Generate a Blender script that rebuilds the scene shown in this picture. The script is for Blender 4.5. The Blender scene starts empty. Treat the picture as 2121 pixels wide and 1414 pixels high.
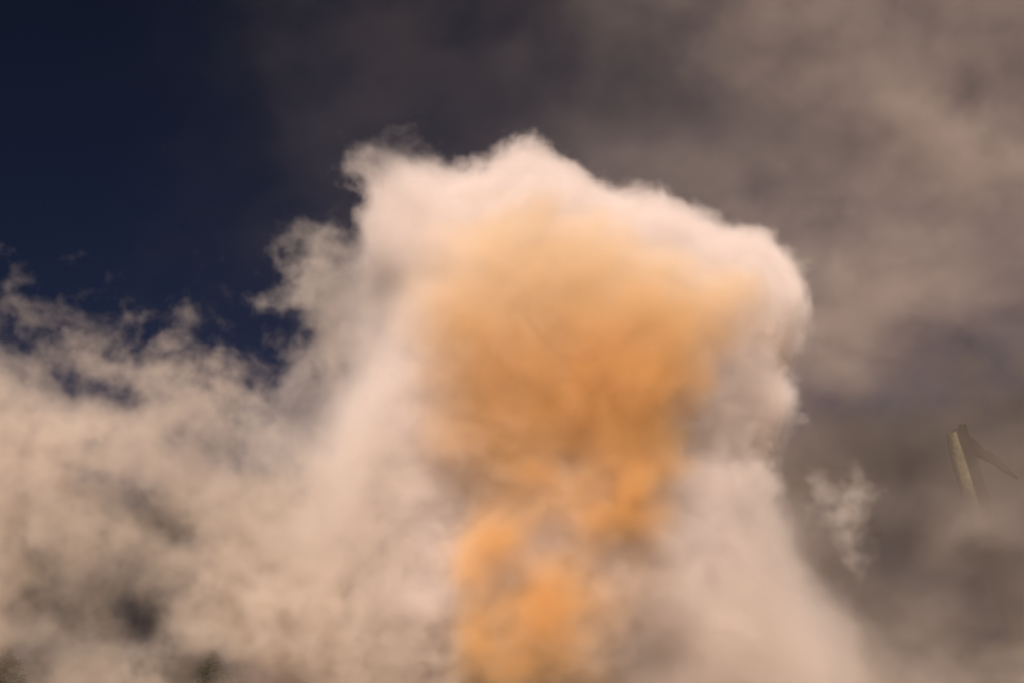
import bpy, bmesh, math, random, time
import numpy as np
from mathutils import Vector
R = math.radians
sc = bpy.context.scene

# ------------------------------------------------------------------ camera
HFOV, PITCH, EYE = 30.0, 10.6, 1.7
cam_d = bpy.data.cameras.new('camera'); cam = bpy.data.objects.new('camera', cam_d)
sc.collection.objects.link(cam)
cam.location = (0, 0, EYE); cam.rotation_euler = (R(90 + PITCH), 0, 0)
cam_d.angle = R(HFOV); cam_d.clip_end = 20000; cam_d.clip_start = 0.1
sc.camera = cam
# ------------------------------------------------------------------ sky and sun
SUN_EL, SUN_AZ = 52.0, -172.0          # azimuth from +Y, clockwise positive
w = bpy.data.worlds.new('World'); sc.world = w; w.use_nodes = True
nt = w.node_tree; nt.nodes.clear()
out = nt.nodes.new('ShaderNodeOutputWorld'); bg = nt.nodes.new('ShaderNodeBackground')
sky = nt.nodes.new('ShaderNodeTexSky'); sky.sky_type = 'NISHITA'; sky.sun_disc = False
sky.sun_elevation = R(SUN_EL); sky.sun_rotation = R(SUN_AZ); sky.altitude = 18500
sky.air_density = 0.3; sky.dust_density = 0.0; sky.ozone_density = 0.2
bg.inputs['Strength'].default_value = 0.06
tint = nt.nodes.new('ShaderNodeVectorMath'); tint.operation = 'MULTIPLY'; tint.inputs[1].default_value = (1.25, 1.05, 1.15)
nt.links.new(sky.outputs[0], tint.inputs[0]); nt.links.new(tint.outputs[0], bg.inputs[0]); nt.links.new(bg.outputs[0], out.inputs[0])
sd = bpy.data.lights.new('sun', 'SUN'); so = bpy.data.objects.new('sun', sd); sc.collection.objects.link(so)
sd.energy = 5.0; sd.angle = R(0.5); sd.color = (1.0, 0.905, 0.825)
dv = Vector((math.sin(R(SUN_AZ)) * math.cos(R(SUN_EL)), math.cos(R(SUN_AZ)) * math.cos(R(SUN_EL)), math.sin(R(SUN_EL))))
so.rotation_euler = dv.to_track_quat('Z', 'Y').to_euler()
sc.view_settings.view_transform = 'Standard'; sc.view_settings.look = 'None'
sc.view_settings.exposure = 0.5; sc.view_settings.gamma = 1
cy = sc.cycles
cy.volume_bounces = 4; cy.max_bounces = 8; cy.volume_step_rate = 4.0; cy.volume_max_steps = 256
cy.transparent_max_bounces = 64; cy.use_adaptive_sampling = True; cy.adaptive_threshold = 0.03; cy.adaptive_min_samples = 16

F = 1060.5 / math.tan(R(HFOV / 2))
CP, SP = math.cos(R(PITCH)), math.sin(R(PITCH))
def px(u, v, Y):
    """photo pixel -> world (x, z) on the upright plane y = Y"""
    a = (u - 1060.5) / F; b = -(v - 707) / F
    k = Y / (CP - b * SP)
    return k * a, EYE + k * (SP + b * CP)

# ------------------------------------------------------------------ smoke helpers
def poly_sd(X, Z, pts):
    """signed distance (inside > 0) to a closed polygon"""
    d = np.full(X.shape, 1e9); ins = np.zeros(X.shape, bool)
    n = len(pts)
    for i in range(n):
        ax, az = pts[i]; bx, bz = pts[(i + 1) % n]
        ex, ez = bx - ax, bz - az
        t = np.clip(((X - ax) * ex + (Z - az) * ez) / (ex * ex + ez * ez + 1e-9), 0, 1)
        d = np.minimum(d, np.hypot(X - ax - t * ex, Z - az - t * ez))
        c = ((az > Z) != (bz > Z))
        xi = ax + (Z - az) / (bz - az if abs(bz - az) > 1e-9 else 1e-9) * ex
        ins ^= (c & (X < xi))
    return np.where(ins, d, -d)
def sstep(a, b, x):
    t = np.clip((x - a) / (b - a), 0, 1); return t * t * (3 - 2 * t)

class Field:
    """upright control sheet at depth Y: extent of the smoke, its centre depth, half depth and density"""
    def __init__(s, Y, box, step=0.3):
        x0, z1 = px(box[0], box[1], Y); x1, z0 = px(box[2], box[3], Y)
        s.Y, s.x0, s.z0, s.step = Y, x0, z0, step
        s.nx = int((x1 - x0) / step) + 2; s.nz = int((z1 - z0) / step) + 2
        xs = x0 + np.arange(s.nx) * step; zs = z0 + np.arange(s.nz) * step
        s.X, s.Z = np.meshgrid(xs, zs)
        s.m = np.full(s.X.shape, -1.0); s.yc = np.full(s.X.shape, float(Y)); s.hw = np.full(s.X.shape, 5.0)
        s.D = np.ones(s.X.shape)
        s.x1, s.z1 = xs[-1], zs[-1]
        # photo pixel coordinates of each node, for placing blobs
        dy = np.full(s.X.shape, float(Y)); dz = s.Z - EYE
        f = dy * CP + dz * SP
        s.U = 1060.5 + F * s.X / f; s.V = 707 - F * (dz * CP - dy * SP) / f
    def poly(s, pts, soft):
        p = [px(u, v, s.Y) for u, v in pts]
        s.sd = poly_sd(s.X, s.Z, p)
        s.m = np.maximum(s.m, np.clip(s.sd / soft, -1, 1)); return s
    def blob(s, u, v, ru, rv, ang=0.0):
        a = R(ang); du, dv_ = s.U - u, s.V - v
        e = (du * math.cos(a) + dv_ * math.sin(a)) / ru; g = (-du * math.sin(a) + dv_ * math.cos(a)) / rv
        return np.exp(-(e * e + g * g))
    def mul(s, u, v, ru, rv, f, ang=0.0):
        s.D *= 1 + (f - 1) * s.blob(u, v, ru, rv, ang)
    def add(s, u, v, ru, rv, f, ang=0.0):
        s.D += f * s.blob(u, v, ru, rv, ang)

def nd(t, typ, **kw):
    n = t.nodes.new(typ)
    for k, v in kw.items(): setattr(n, k, v)
    return n
def math_n(t, op, a, b=None, c=None, clamp=False):
    n = t.nodes.new('ShaderNodeMath'); n.operation = op; n.use_clamp = clamp
    for i, x in enumerate((a, b, c)):
        if x is None: continue
        if isinstance(x, (int, float)): n.inputs[i].default_value = x
        else: t.links.new(x, n.inputs[i])
    return n.outputs[0]
def vmath(t, op, a, b=None, scale=None):
    n = t.nodes.new('ShaderNodeVectorMath'); n.operation = op
    for i, x in enumerate((a, b)):
        if x is None: continue
        if isinstance(x, (tuple, list)): n.inputs[i].default_value = x
        else: t.links.new(x, n.inputs[i])
    if scale is not None: n.inputs['Scale'].default_value = scale
    return n.outputs[0]

def smoke(name, f, voxel, ydepth, color, dens, warp=((0.12, 2.5), (0.45, 0.8)), ero=(0.55, 0.9), thr=0.0, soft=0.5,
          aniso=0.0, seed=0.0, stretch=(1, 1, 1), hull=0.6, hull_at=0.12, part='vapour', front=(1.0, 1.0), rough=0.62, color_low=None, z_mix=(0, 1)):
    me = bpy.data.meshes.new(name)
    n = f.nx * f.nz
    co = np.empty((n, 3), np.float32); co[:, 0] = f.X.ravel(); co[:, 1] = f.Y; co[:, 2] = f.Z.ravel()
    me.vertices.add(n); me.vertices.foreach_set('co', co.ravel())
    at = me.attributes.new('ctrl', 'FLOAT_COLOR', 'POINT')
    c4 = np.stack([f.m.ravel(), f.yc.ravel(), f.D.ravel(), f.hw.ravel()], 1).astype(np.float32)
    at.data.foreach_set('color', c4.ravel())
    ctrl = bpy.data.objects.new(name + '_sheet', me)          # never linked: only feeds the field
    # material
    ma = bpy.data.materials.new(name); ma.use_nodes = True; mt = ma.node_tree; mt.nodes.clear()
    mo = mt.nodes.new('ShaderNodeOutputMaterial'); pv = mt.nodes.new('ShaderNodeVolumePrincipled')
    pv.inputs['Color'].default_value = (*color, 1); pv.inputs['Density'].default_value = dens
    pv.inputs['Anisotropy'].default_value = aniso
    mt.links.new(pv.outputs[0], mo.inputs['Volume'])
    if color_low:                                                     # the dye is stronger low in the column
        ge = mt.nodes.new('ShaderNodeNewGeometry'); sx = mt.nodes.new('ShaderNodeSeparateXYZ'); mt.links.new(ge.outputs['Position'], sx.inputs[0])
        mr = mt.nodes.new('ShaderNodeMapRange'); mr.inputs['From Min'].default_value = z_mix[0]; mr.inputs['From Max'].default_value = z_mix[1]
        mx_ = mt.nodes.new('ShaderNodeMix'); mx_.data_type = 'RGBA'; mx_.inputs[6].default_value = (*color_low, 1); mx_.inputs[7].default_value = (*color, 1)
        mt.links.new(sx.outputs[2], mr.inputs[0]); mt.links.new(mr.outputs[0], mx_.inputs[0]); mt.links.new(mx_.outputs[2], pv.inputs['Color'])
    # nodes
    t = bpy.data.node_groups.new(name + '_nodes', 'GeometryNodeTree')
    t.interface.new_socket('Geometry', in_out='INPUT', socket_type='NodeSocketGeometry')
    t.interface.new_socket('Geometry', in_out='OUTPUT', socket_type='NodeSocketGeometry')
    go = nd(t, 'NodeGroupOutput'); oi = nd(t, 'GeometryNodeObjectInfo', transform_space='ORIGINAL'); oi.inputs['Object'].default_value = ctrl
    pos = nd(t, 'GeometryNodeInputPosition').outputs[0]
    L = t.links
    q = pos
    base = vmath(t, 'ADD', pos, (seed * 13.1, seed * 7.7, seed * 3.3))
    base = vmath(t, 'MULTIPLY', base, stretch)
    for sc_, amp in warp:
        nz = nd(t, 'ShaderNodeTexNoise'); nz.inputs['Scale'].default_value = sc_; nz.inputs['Detail'].default_value = 1.0
        L.new(base, nz.inputs['Vector'])
        o = vmath(t, 'SUBTRACT', nz.outputs['Color'], (0.5, 0.5, 0.5))
        o = vmath(t, 'SCALE', o, None, 2 * amp)
        q = vmath(t, 'ADD', q, o)
        base = vmath(t, 'ADD', base, vmath(t, 'SCALE', o, None, 0.6))
    sp = nd(t, 'ShaderNodeSeparateXYZ'); L.new(q, sp.inputs[0])
    gx = math_n(t, 'DIVIDE', math_n(t, 'SUBTRACT', sp.outputs[0], f.x0), f.step)
    gz = math_n(t, 'DIVIDE', math_n(t, 'SUBTRACT', sp.outputs[2], f.z0), f.step)
    gx = math_n(t, 'MINIMUM', math_n(t, 'MAXIMUM', gx, 0.0), f.nx - 1.001)
    gz = math_n(t, 'MINIMUM', math_n(t, 'MAXIMUM', gz, 0.0), f.nz - 1.001)
    ix, iz = math_n(t, 'FLOOR', gx), math_n(t, 'FLOOR', gz)
    fx, fz = math_n(t, 'SUBTRACT', gx, ix), math_n(t, 'SUBTRACT', gz, iz)
    i00 = math_n(t, 'MULTIPLY_ADD', iz, float(f.nx), ix)
    na = nd(t, 'GeometryNodeInputNamedAttribute', data_type='FLOAT_COLOR'); na.inputs[0].default_value = 'ctrl'
    def samp(off):
        s = nd(t, 'GeometryNodeSampleIndex', data_type='FLOAT_COLOR', domain='POINT')
        L.new(oi.outputs['Geometry'], s.inputs[0]); L.new(na.outputs[0], s.inputs[1])
        r = nd(t, 'FunctionNodeFloatToInt', rounding_mode='ROUND')
        L.new(math_n(t, 'ADD', i00, float(off)), r.inputs[0]); L.new(r.outputs[0], s.inputs['Index'])
        return s.outputs[0]
    def mix(fac, a, b):
        m = nd(t, 'ShaderNodeMix', data_type='RGBA', clamp_factor=True)
        L.new(fac, m.inputs[0]); L.new(a, m.inputs[6]); L.new(b, m.inputs[7]); return m.outputs[2]
    def unpack(col):
        s = nd(t, 'FunctionNodeSeparateColor'); L.new(col, s.inputs[0]); return s.outputs
    a = mix(fx, samp(0), samp(1)); b = mix(fx, samp(f.nx), samp(f.nx + 1)); c = mix(fz, a, b)
    m_, yc_, D_, hw_ = unpack(c)
    e = math_n(t, 'DIVIDE', math_n(t, 'SUBTRACT', sp.outputs[1], yc_), hw_)
    prof = math_n(t, 'SUBTRACT', 1.0, math_n(t, 'MULTIPLY', e, e))
    nz = nd(t, 'ShaderNodeTexNoise'); nz.inputs['Scale'].default_value = ero[0]; nz.inputs['Detail'].default_value = 4.5
    nz.inputs['Roughness'].default_value = rough; L.new(base, nz.inputs['Vector'])
    er = math_n(t, 'MULTIPLY', math_n(t, 'SUBTRACT', nz.outputs[0], 0.5), 2 * ero[1])
    v = math_n(t, 'MINIMUM', math_n(t, 'ADD', m_, er), math_n(t, 'ADD', math_n(t, 'MULTIPLY', prof, front[0]), math_n(t, 'MULTIPLY', er, front[1])))
    v = math_n(t, 'DIVIDE', math_n(t, 'SUBTRACT', v, thr), soft, clamp=True)
    v = math_n(t, 'MULTIPLY', v, D_)
    v = math_n(t, 'MAXIMUM', v, 0.0)
    vc = nd(t, 'GeometryNodeVolumeCube')
    L.new(v, vc.inputs['Density'])
    mn = (f.x0, f.Y - ydepth[0], f.z0); mx = (f.x1, f.Y + ydepth[1], f.z1)
    vc.inputs['Min'].default_value = mn; vc.inputs['Max'].default_value = mx
    def res(vs):
        for k, nm in enumerate(('Resolution X', 'Resolution Y', 'Resolution Z')):
            vc.inputs[nm].default_value = max(4, int((mx[k] - mn[k]) / (vs * (1.5 if k == 1 else 1.0))))
    # added near-clear hull round the smoke: the same field met at a low threshold
    added_hull = None
    if hull:
        res(hull)
        vm = nd(t, 'GeometryNodeVolumeToMesh'); vm.inputs['Threshold'].default_value = hull_at; vm.inputs['Adaptivity'].default_value = 0.0
        L.new(vc.outputs[0], vm.inputs[0]); L.new(vm.outputs[0], go.inputs[0])
        tmp = bpy.data.objects.new('tmp', bpy.data.meshes.new('tmp')); sc.collection.objects.link(tmp)
        md = tmp.modifiers.new('volume', 'NODES'); md.node_group = t
        dg = bpy.context.evaluated_depsgraph_get()
        sk = bpy.data.meshes.new_from_object(tmp.evaluated_get(dg)); sk.name = name + '_skin'
        bpy.data.objects.remove(tmp)
        keep_big(sk)
        added_hull = bpy.data.objects.new(name, sk); sc.collection.objects.link(added_hull)  # added hull takes the smoke's name; the volume itself is its child
        sk.materials.clear(); sk.materials.append(added_hull_mat(name, color))
        for p in sk.polygons: p.use_smooth = True
        print('SKIN', name, len(sk.vertices))
    res(voxel)
    sm = nd(t, 'GeometryNodeSetMaterial'); sm.inputs['Material'].default_value = ma
    L.new(vc.outputs[0], sm.inputs[0]); L.new(sm.outputs[0], go.inputs[0])
    vd = bpy.data.volumes.new(part); vd.materials.append(ma)
    ob = bpy.data.objects.new(part if added_hull else name, vd); sc.collection.objects.link(ob)
    md = ob.modifiers.new('volume', 'NODES'); md.node_group = t
    if added_hull: ob.parent = added_hull; return added_hull
    return ob

def keep_big(me, least=60):
    bm = bmesh.new(); bm.from_mesh(me); seen = set(); kill = []
    for v in bm.verts:
        if v in seen: continue
        comp = []; st = [v]; seen.add(v)
        while st:
            x = st.pop(); comp.append(x)
            for e in x.link_edges:
                y = e.other_vert(x)
                if y not in seen: seen.add(y); st.append(y)
        if len(comp) < least: kill += comp
    bmesh.ops.delete(bm, geom=kill, context='VERTS'); bm.to_mesh(me); bm.free()

def added_hull_mat(name, color):
    """the last thin wisps round the smoke: almost clear, with faint flecks of lit vapour"""
    ma = bpy.data.materials.new(name + '_skin'); ma.use_nodes = True; t = ma.node_tree; t.nodes.clear()
    o = t.nodes.new('ShaderNodeOutputMaterial'); tr = t.nodes.new('ShaderNodeBsdfTransparent'); df = t.nodes.new('ShaderNodeBsdfTranslucent')
    df.inputs[0].default_value = (*color, 1)
    m = t.nodes.new('ShaderNodeMixShader'); m.inputs[0].default_value = 0.004
    t.links.new(tr.outputs[0], m.inputs[1]); t.links.new(df.outputs[0], m.inputs[2]); t.links.new(m.outputs[0], o.inputs['Surface'])
    return ma

def tag(o, label, cat=None, group=None, kind=None):
    o['label'] = label
    if cat: o['category'] = cat
    if group: o['group'] = group
    if kind: o['kind'] = kind
    return o


# ------------------------------------------------------------------ ground
def simple(name, col, rough=0.9, scale=3.0, var=0.35):
    ma = bpy.data.materials.new(name); ma.use_nodes = True; t = ma.node_tree
    b = t.nodes['Principled BSDF']; b.inputs['Roughness'].default_value = rough; b.inputs['Specular IOR Level'].default_value = 0.05
    n = t.nodes.new('ShaderNodeTexNoise'); n.inputs['Scale'].default_value = scale; n.inputs['Detail'].default_value = 6
    tc = t.nodes.new('ShaderNodeTexCoord'); t.links.new(tc.outputs['Object'], n.inputs['Vector'])
    r = t.nodes.new('ShaderNodeValToRGB'); r.color_ramp.elements[0].position = 0.3; r.color_ramp.elements[1].position = 0.7
    r.color_ramp.elements[0].color = (*[c * (1 - var) for c in col], 1); r.color_ramp.elements[1].color = (*[min(1, c * (1 + var)) for c in col], 1)
    t.links.new(n.outputs[0], r.inputs[0]); t.links.new(r.outputs[0], b.inputs['Base Color'])
    return ma
def mesh_ob(name, verts, faces, mat, parent=None, smooth=False):
    me = bpy.data.meshes.new(name); me.from_pydata(verts, [], faces); me.update(); me.materials.append(mat)
    if smooth:
        for p in me.polygons: p.use_smooth = True
    o = bpy.data.objects.new(name, me); sc.collection.objects.link(o)
    if parent: o.parent = parent
    return o
random.seed(4)
gx = [-9000, -3000, -1000, -400, -200] + [-100 + 8 * i for i in range(26)] + [200, 400, 1000, 3000, 9000]
gy = [-500, -50, 0] + [20 + 10 * i for i in range(30)] + [400, 700, 1500, 4000, 12000]
gv = [(x, y, 0.25 * math.sin(x * .07 + 1) * math.cos(y * .05) if abs(x) < 150 and 0 < y < 320 else 0) for y in gy for x in gx]
nx = len(gx)
gf = [(j * nx + i, j * nx + i + 1, (j + 1) * nx + i + 1, (j + 1) * nx + i) for j in range(len(gy) - 1) for i in range(nx - 1)]
tag(mesh_ob('ground', gv, gf, simple('dry_ground', (0.30, 0.25, 0.18), scale=0.15)), 'dry pale ground below the smoke', kind='structure')


# ------------------------------------------------------------------ low hills far behind
random.seed(7)
hv, hf = [], []
NXH, NYH = 90, 14
for j in range(NYH):
    for i in range(NXH):
        x = -700 + 1400 * i / (NXH - 1); t = j / (NYH - 1); y = 520 + 520 * t
        h = math.sin(math.pi * min(1, t * 1.0)) ** 1.2 * (15 + 3 * math.sin(x * .011 + 2) + 2 * math.sin(x * .031) + random.uniform(-1.5, 1.5))
        hv.append((x, y, h - 0.5))
for j in range(NYH - 1):
    for i in range(NXH - 1):
        a = j * NXH + i; hf.append((a, a + 1, a + NXH + 1, a + NXH))
tag(mesh_ob('hills', hv, hf, simple('scrub_hills', (0.020, 0.018, 0.012), scale=0.05), smooth=True), 'low dark olive hills behind the smoke', kind='structure')

# ------------------------------------------------------------------ pines
bark = simple('bark', (0.10, 0.075, 0.05), scale=6); needles = simple('needles', (0.026, 0.024, 0.012), scale=1.5)
def pine(u, vtop, Y, label, seed, spread=0.38):
    rnd = random.Random(seed)
    x, ztop = px(u, vtop, Y); H = ztop
    root = bpy.data.objects.new('pine_tree', None); sc.collection.objects.link(root); root.location = (x, Y, 0)
    tv, tf = [], []
    K = 9
    for r in range(9):
        t = r / 8; rad = 0.045 * H * (1 - t) ** 0.8 * 0.6 + 0.02; cx = 0.05 * math.sin(3 * t + seed); cyy = 0.05 * math.cos(2 * t)
        for k in range(K):
            a = 2 * math.pi * k / K; tv.append((cx + rad * math.cos(a), cyy + rad * math.sin(a), H * 0.97 * t - 0.1))
    for r in range(8):
        for k in range(K): tf.append((r * K + k, r * K + (k + 1) % K, (r + 1) * K + (k + 1) % K, (r + 1) * K + k))
    cv, cf = [], []
    z = 0.14 * H
    while z < H * 0.99:
        t = z / H; reach = H * spread * (1 - t) ** 0.85 * rnd.uniform(0.75, 1.15) + 0.1
        for b in range(rnd.randint(5, 8)):
            a = rnd.uniform(0, 2 * math.pi); Lb = reach * rnd.uniform(0.6, 1.1); dz = rnd.uniform(-0.05, 0.3) * Lb
            ex, ey, ez = Lb * math.cos(a), Lb * math.sin(a), z + dz - 0.1 * Lb
            i0 = len(tv); w_ = 0.02 + 0.012 * Lb                       # limb
            tv += [(-w_ * math.sin(a), w_ * math.cos(a), z), (w_ * math.sin(a), -w_ * math.cos(a), z), (0, 0, z + 2 * w_), (ex, ey, ez)]
            tf += [(i0, i0 + 1, i0 + 3), (i0 + 1, i0 + 2, i0 + 3), (i0 + 2, i0, i0 + 3)]
            n = int(14 + 26 * Lb)
            for q in range(n):
                s_ = rnd.uniform(0.15, 1.05)
                p = Vector((ex * s_, ey * s_, z + (ez - z) * s_)) + Vector([rnd.gauss(0, 0.07 + 0.05 * Lb * (1 - s_ * .6)) for _ in range(3)])
                d = Vector((math.cos(a) + rnd.gauss(0, .7), math.sin(a) + rnd.gauss(0, .7), rnd.gauss(0.15, .4))).normalized() * rnd.uniform(0.1, 0.24)
                sd_ = d.cross(Vector((rnd.gauss(0, 1), rnd.gauss(0, 1), rnd.gauss(0, 1)))).normalized() * rnd.uniform(0.03, 0.07)
                k0 = len(cv); cv += [tuple(p - sd_), tuple(p + sd_), tuple(p + d + sd_ * .3), tuple(p + d - sd_ * .3)]; cf.append((k0, k0 + 1, k0 + 2, k0 + 3))
        z += rnd.uniform(0.16, 0.3)
    mesh_ob('trunk', tv, tf, bark, root); mesh_ob('crown', cv, cf, needles, root)
    tag(root, label, 'tree', 'pine trees behind the smoke')
pine(14, 1318, 150, 'dark pine top at the left corner showing through thin smoke', 1)
pine(440, 1340, 150, 'olive pine showing through the smoke gap, left one of a close pair', 2)
pine(505, 1308, 154, 'taller olive pine in the smoke gap, right one of a close pair', 3, 0.42)
pine(630, 1350, 150, 'lone dark pine top in a small gap right of the close pair', 4)

# ------------------------------------------------------------------ leaning dead trunk on the right
YT = 186
weath = simple('weathered_wood', (0.11, 0.095, 0.05), scale=2.2, var=0.4)
inner = simple('charred_wood', (0.012, 0.008, 0.004), scale=3)  # near-black wood for the hollow and the branch
root = bpy.data.objects.new('dead_tree', None); sc.collection.objects.link(root)
xb, zb = px(2160, 1412, YT); root.location = (xb, YT, 0)
def tube(pts, rads, K=14, gap=None, seed=0):
    rnd = random.Random(seed); vs, fs = [], []
    for i, p in enumerate(pts):
        d = (Vector(pts[min(i + 1, len(pts) - 1)]) - Vector(pts[max(i - 1, 0)])).normalized()
        a_ = d.cross(Vector((0, 1, 0))).normalized(); b_ = d.cross(a_)
        for k in range(K):
            th = 2 * math.pi * k / K; r = rads[i] * (1 + 0.07 * math.sin(3 * th + i * .7) + rnd.uniform(-.04, .04))
            vs.append(tuple(Vector(p) + a_ * r * math.cos(th) + b_ * r * math.sin(th)))
    for i in range(len(pts) - 1):
        for k in range(K): fs.append((i * K + k, i * K + (k + 1) % K, (i + 1) * K + (k + 1) % K, (i + 1) * K + k))
    return vs, fs
def loc(u, v, dy=0):
    x, z = px(u, v, YT + dy); return (x - xb, dy, z)
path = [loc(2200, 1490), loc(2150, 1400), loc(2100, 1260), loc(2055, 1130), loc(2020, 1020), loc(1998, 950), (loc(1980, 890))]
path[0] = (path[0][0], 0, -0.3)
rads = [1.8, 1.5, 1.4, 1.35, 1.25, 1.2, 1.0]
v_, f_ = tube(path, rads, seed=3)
K = 14; top = len(path) - 1                                       # broken hollow top: ragged rim, bowl going down
for k in range(K):
    x, y, z = v_[top * K + k]; v_[top * K + k] = (x, y, z + 0.22 * math.sin(k * 1.9) + (0.25 if math.cos(2 * math.pi * k / K) < 0 else -0.1))
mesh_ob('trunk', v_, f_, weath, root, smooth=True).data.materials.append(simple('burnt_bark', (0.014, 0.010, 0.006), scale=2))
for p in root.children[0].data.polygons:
    if p.index < 3 * K or 3 <= p.index % K <= 9: p.material_index = 1  # shade painted as darker bark on the right side; foot darkened into the smoke
iv = [tuple(v_[top * K + k]) for k in range(K)]
c0 = Vector(path[top]); dn = (Vector(path[top - 1]) - c0)
for k in range(K):
    p = Vector(iv[k]); iv.append(tuple(c0 + (p - c0) * 0.72 + dn * 0.05))
for k in range(K):
    p = Vector(iv[k]); iv.append(tuple(c0 + (p - c0) * 0.5 + dn * 0.7))
ifc = [(r * K + k, r * K + (k + 1) % K, (r + 1) * K + (k + 1) % K, (r + 1) * K + k) for r in range(2) for k in range(K)] + [tuple(range(2 * K, 3 * K))]
mesh_ob('hollow', iv, ifc, inner, root, smooth=True)
v_, f_ = tube([loc(2004, 915, .3), loc(2030, 938, 0), loc(2058, 952, -.3), loc(2085, 974, -.5), loc(2108, 990, -.6)], [.75, .55, .45, .34, .1], K=10, seed=5)
mesh_ob('branch', v_, f_, inner, root, smooth=True)
tag(root, 'leaning olive brown dead tree trunk with broken hollow top half hidden in smoke', 'dead tree')

# ------------------------------------------------------------------ smoke
T0 = time.time()
# main column with its mushroom head
f = Field(100, (300, 180, 1980, 1600))
f.poly([(700, 275), (790, 250), (858, 228), (925, 325), (1000, 340), (1050, 318), (1110, 308), (1180, 350), (1300, 395), (1450, 430), (1580, 465),
        (1650, 530), (1672, 620), (1660, 700), (1630, 760), (1645, 830), (1635, 900), (1620, 960), (1660, 1050), (1740, 1150), (1820, 1260), (1900, 1600), (330, 1600), (430, 1250),
        (540, 1000), (600, 830), (630, 720), (560, 660), (545, 610), (650, 560), (600, 500), (700, 490), (730, 450), (670, 370)], 2.2)
f.hw[:] = 7.5 * np.sqrt(np.clip(f.sd / 9, 0.04, 1))
f.mul(600, 680, 170, 230, 0.08); f.mul(820, 290, 130, 70, 0.2); f.mul(800, 370, 110, 90, .4); f.mul(770, 600, 100, 40, .2); f.mul(640, 1010, 70, 40, .4); f.mul(820, 1000, 50, 60, .5); f.mul(730, 760, 60, 60, .5); f.mul(640, 860, 80, 60, .3)
f.D *= 1 - 0.4 * sstep(980, 1180, f.V) * sstep(1230, 1480, f.U); UL = f.U + 0.33 * np.clip(f.V - 680, 0, 900); f.m -= 0.95 * sstep(900, 610, UL) * sstep(400, 560, f.V) + 0.9 * f.blob(790, 320, 110, 100) + 0.7 * sstep(1500, 1800, f.U) * sstep(900, 1120, f.V) + 0.3 * f.blob(1540, 440, 130, 50) + 0.3 * f.blob(720, 420, 60, 80);  f.mul(1340, 1350, 110, 90, .3)
f.D *= 1 - 0.96 * (1 - sstep(620, 980, UL) ** 1.9) * sstep(430, 580, f.V)
f.D *= 1 - 0.85 * sstep(1350, 1780, f.U + 0.3 * (1300 - f.V)) * sstep(930, 1080, f.V)
f.mul(1560, 440, 120, 40, .5)
o = smoke('smoke_plume', f, 0.105, (9.5, 9.5), (0.985, 0.885, 0.84), 0.75, warp=((0.10, 2.0), (0.35, 0.6), (1.1, 0.16)), ero=(0.5, 1.15), soft=0.45, rough=0.66, front=(1.2, 0.45))
tag(o, 'tall billowing white and pink smoke plume with a bright mushroom head', 'smoke plume')

# small puff off its right flank
f = Field(98, (1580, 900, 1920, 1260))
f.poly([(1680, 1000), (1760, 975), (1800, 1010), (1785, 1080), (1810, 1150), (1770, 1190), (1720, 1110)], 1.6)
f.hw[:] = 1.4
o = smoke('smoke_puff', f, 0.12, (2.4, 2.4), (0.96, 0.86, 0.8), 0.30, warp=((0.3, 0.7), (0.9, 0.25)), ero=(0.9, 1.9), soft=1.2, seed=21, hull=0.25, hull_at=0.05)
tag(o, 'small pale puff of smoke alone in the dark gap beside the plume', 'smoke puff')

# torn wisps between the plume and the left bank
f = Field(103, (400, 380, 950, 1100))
f.poly([(540, 610), (610, 590), (590, 500), (680, 470), (760, 520), (860, 520), (900, 1000), (520, 1000), (470, 860), (560, 790), (640, 720), (600, 650)], 2.5)
f.hw[:] = 2.5; f.D[:] = 0.8; f.mul(585, 700, 45, 50, .1); f.mul(640, 850, 90, 50, .4)
o = smoke('smoke_wisps', f, 0.11, (4, 4), (0.92, 0.82, 0.75), 0.26, warp=((0.15, 1.5), (0.45, 0.6), (1.2, 0.18)), ero=(0.5, 1.9), soft=0.8, seed=31, rough=0.68, hull=0.5)
tag(o, 'torn greyish wisps of smoke trailing off the left flank of the plume', 'smoke wisps')

# orange smoke in its heart
f = Field(94.3, (700, 340, 1750, 1600))
f.poly([(830, 520), (930, 440), (1110, 395), (1290, 440), (1430, 500), (1600, 540), (1620, 640), (1530, 740), (1480, 860), (1460, 960),
        (1540, 1080), (1560, 1200), (1500, 1300), (1400, 1414), (1350, 1600), (760, 1600), (780, 1300), (790, 1130), (830, 1000),
        (850, 850), (800, 700), (800, 600)], 4.2)
f.hw[:] = 4.5 * np.sqrt(np.clip(f.sd / 4, 0.04, 1))
f.D[:] = 0.62 - 0.22 * sstep(800, 1000, f.V)
f.D *= 1 - 0.35 * sstep(950, 1100, f.V)
f.D *= 1 - 0.65 * sstep(1090, 820, f.U) * sstep(930, 1080, f.V); f.m -= 0.6 * sstep(930, 1080, f.V); f.D *= 1 - 0.75 * sstep(1250, 1380, f.U) * sstep(980, 1100, f.V)
f.add(1220, 800, 170, 170, 1.0); f.add(1240, 1040, 160, 60, 1.2, -15); f.add(1140, 1230, 100, 110, 1.8); f.add(1020, 1120, 80, 50, 1.0); f.add(1060, 1370, 100, 70, .8)
for u, v, a, b_, g in ((1285, 1030, 35, 50, 2.2), (1220, 1080, 75, 30, 1.6), (1035, 1110, 45, 32, 2.0), (1110, 990, 70, 24, 1.3), (990, 1175, 40, 35, 1.0), (1135, 1225, 45, 70, 1.8), (1000, 1290, 40, 60, .9), (1330, 1090, 60, 30, .9)):
    f.add(u, v, a, b_, 0.6 * g); f.m += 0.25 * f.blob(u, v, a, b_)
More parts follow.
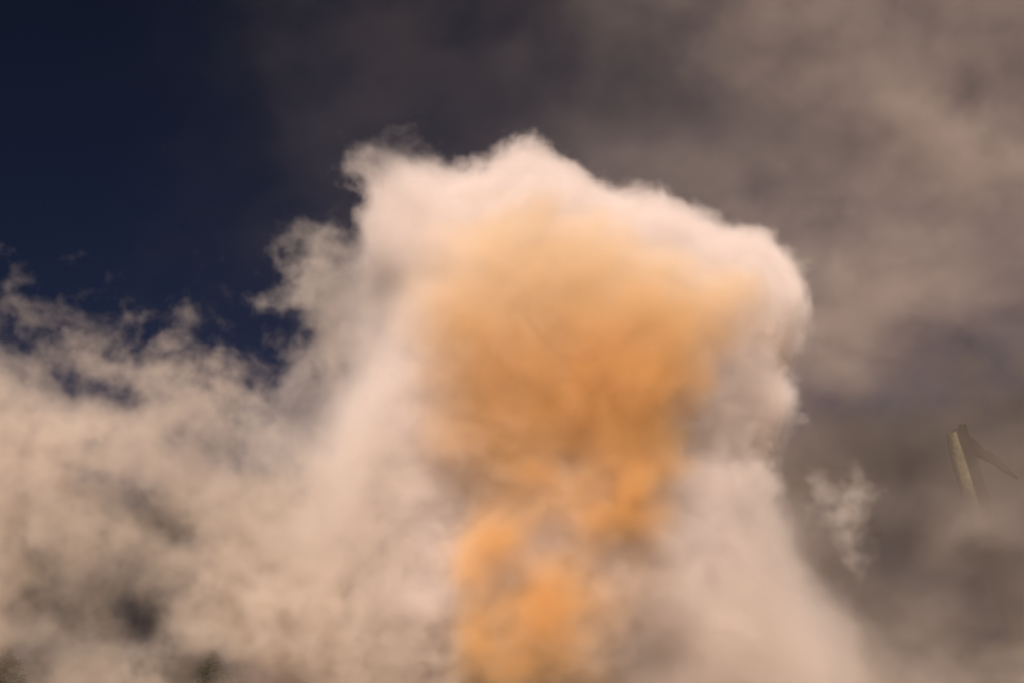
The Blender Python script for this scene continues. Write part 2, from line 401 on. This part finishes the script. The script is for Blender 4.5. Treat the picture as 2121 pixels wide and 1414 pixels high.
f.mul(1130, 1110, 80, 50, .1, -40); f.mul(1160, 975, 45, 35, .25); f.mul(1000, 1010, 60, 50, .4); f.mul(1075, 1195, 50, 40, .3); f.mul(1250, 1010, 40, 40, .4); f.mul(1230, 1180, 70, 50, .4)
f.D *= 1 - 0.3 * sstep(1000, 1100, f.V)
f.D *= 0.55 + 0.45 * sstep(840, 1030, f.U)
z_hi, z_lo = px(1200, 560, 94)[1], px(1200, 780, 94)[1]
o = smoke('orange_smoke', f, 0.14, (5.5, 5.5), (0.95, 0.71, 0.42), 0.5, warp=((0.12, 1.5), (0.45, 0.5), (1.1, 0.14)), ero=(0.5, 0.95), soft=1.0, hull=0.6, rough=0.56, front=(1.0, 0.5),
          color_low=(0.94, 0.60, 0.27), z_mix=(z_lo, z_hi))
tag(o, 'orange coloured smoke glowing in the heart of the white plume', 'orange smoke')

# left bank
f = Field(92, (-500, 500, 1150, 1600))
f.poly([(-900, 500), (-200, 560), (0, 610), (120, 640), (230, 660), (340, 690), (430, 675), (520, 720), (590, 770), (690, 700), (800, 780), (880, 950), (920, 1200), (960, 1600), (-900, 1600)], 5.0)
f.hw[:] = 4.5 * np.sqrt(np.clip(f.sd / 6, 0.04, 1))
f.D[:] = 0.55
for u, v, a, b_, g in ((30, 720, 60, 60, .4), (160, 800, 90, 50, .35), (280, 830, 60, 30, .3), (640, 840, 110, 70, .25), (260, 1040, 90, 50, .2), (370, 1110, 70, 50, .3),
                  (315, 1290, 85, 90, .05), (200, 1250, 90, 60, .5), (420, 1230, 40, 40, .6), (10, 1390, 90, 90, .08), (470, 1390, 110, 50, .1), (635, 1390, 60, 60, .05), (560, 1400, 60, 30, .4), (90, 1200, 50, 110, .35), (480, 940, 140, 50, .5)):
    f.mul(u, v, a, b_, g); f.m -= 1.05 * (1 - g) * f.blob(u, v, a * .9, b_ * .9)
f.add(620, 1230, 200, 120, .6); f.add(120, 930, 160, 80, .4)
f.mul(240, 1200, 120, 50, .45); f.mul(130, 1330, 90, 50, .5); f.mul(560, 880, 80, 60, .5); f.mul(200, 940, 60, 40, .6)
o = smoke('smoke_bank', f, 0.105, (6, 6), (0.845, 0.735, 0.65), 0.36, warp=((0.12, 1.8), (0.4, 0.55), (1.1, 0.18)), ero=(0.65, 2.4), soft=0.8, thr=0.05, seed=2, rough=0.66)
tag(o, 'tan ragged bank of smoke spreading low along the left side', 'smoke bank')

# right bank
f = Field(95, (1200, 900, 2900, 1600))
f.poly([(1250, 1150), (1500, 1080), (1620, 1000), (1700, 1150), (1790, 1260), (1950, 1340), (3300, 1320), (3300, 1600), (1250, 1600)], 5.0)
f.hw[:] = 4 * np.sqrt(np.clip(f.sd / 6, 0.05, 1)); f.D[:] = 0.55
f.mul(1310, 1350, 90, 60, 0.3)
o = smoke('smoke_bank', f, 0.25, (6, 6), (0.82, 0.70, 0.61), 0.26, warp=((0.12, 1.8), (0.4, 0.8)), ero=(0.4, 1.0), soft=1.0, seed=5)
tag(o, 'dull brown bank of smoke creeping low to the lower right of the plume', 'smoke bank')

# thin drifting smoke behind
f = Field(120, (150, -260, 3150, 1650), step=0.6)
f.poly([(400, -700), (3600, -700), (3600, 1700), (100, 1700), (100, 1000), (350, 600)], 14.0)
f.hw[:] = 6
f.D[:] = 0.02 + 0.045 * sstep(450, 800, f.U) + 0.55 * sstep(900, 2000, f.U + 0.25 * f.V) + 0.08 * sstep(700, 1300, f.V) * sstep(200, 1200, f.U)
f.mul(1860, 60, 90, 60, .35, 35); f.mul(2080, 830, 120, 130, .35); f.mul(1850, 1150, 110, 120, .35); f.mul(2090, 1200, 60, 130, .25); f.mul(1780, 890, 100, 50, .5)
f.mul(1100, 250, 250, 60, .3); f.mul(470, 1390, 130, 60, .2); f.mul(20, 1390, 80, 70, .1); f.mul(640, 1390, 60, 50, .2); f.add(2060, 1110, 60, 50, .6); f.D *= 1 - 0.35 * sstep(740, 900, f.V) * sstep(1600, 1750, f.U); f.mul(1880, 960, 160, 90, .5); f.mul(470, 1300, 60, 40, .8); f.mul(1650, 300, 160, 120, .6); f.mul(550, 650, 140, 140, .2); f.mul(1420, 250, 120, 90, .6)
f.add(1950, 220, 220, 50, .6, 35); f.add(1650, 60, 200, 30, .3, 30); f.add(2000, 330, 180, 40, .4, 15); f.add(1830, 560, 160, 70, .4); f.add(1740, 730, 130, 110, .7); f.add(1950, 640, 120, 60, .4)
o = smoke('drifting_smoke', f, 0.4, (9, 9), (0.69, 0.58, 0.525), 0.10, warp=((0.06, 4), (0.25, 1.0), (0.8, .25)), ero=(0.24, 1.9), rough=0.70, stretch=(1, 1, 1.4), soft=0.9, thr=-0.1, seed=9, hull=1.2)
tag(o, 'thin brown smoke drifting behind the plume across the upper right sky', 'drifting smoke')

# heavy dark smoke lying on the ground far behind
f = Field(185, (-1000, 560, 3100, 1640), step=1.2)
f.poly([(-1600, 960), (200, 940), (600, 960), (1000, 1000), (1500, 900), (1650, 820), (1850, 740), (2100, 690), (3700, 660), (3700, 1800), (-1600, 1800)], 8.0)
f.hw[:] = 9; f.yc[:] = 185 + 17 * sstep(1090, 960, f.V)
o = smoke('ground_smoke', f, 0.7, (12, 28), (0.12, 0.102, 0.096), 0.35, warp=((0.04, 4), (0.15, 1.5)), ero=(0.14, 1.8), soft=1.4, seed=41, rough=0.66, hull=2.0)
tag(o, 'heavy dark brown smoke lying low on the ground far behind the trees', 'ground smoke', kind='stuff')
print('SMOKE BUILD', time.time() - T0)
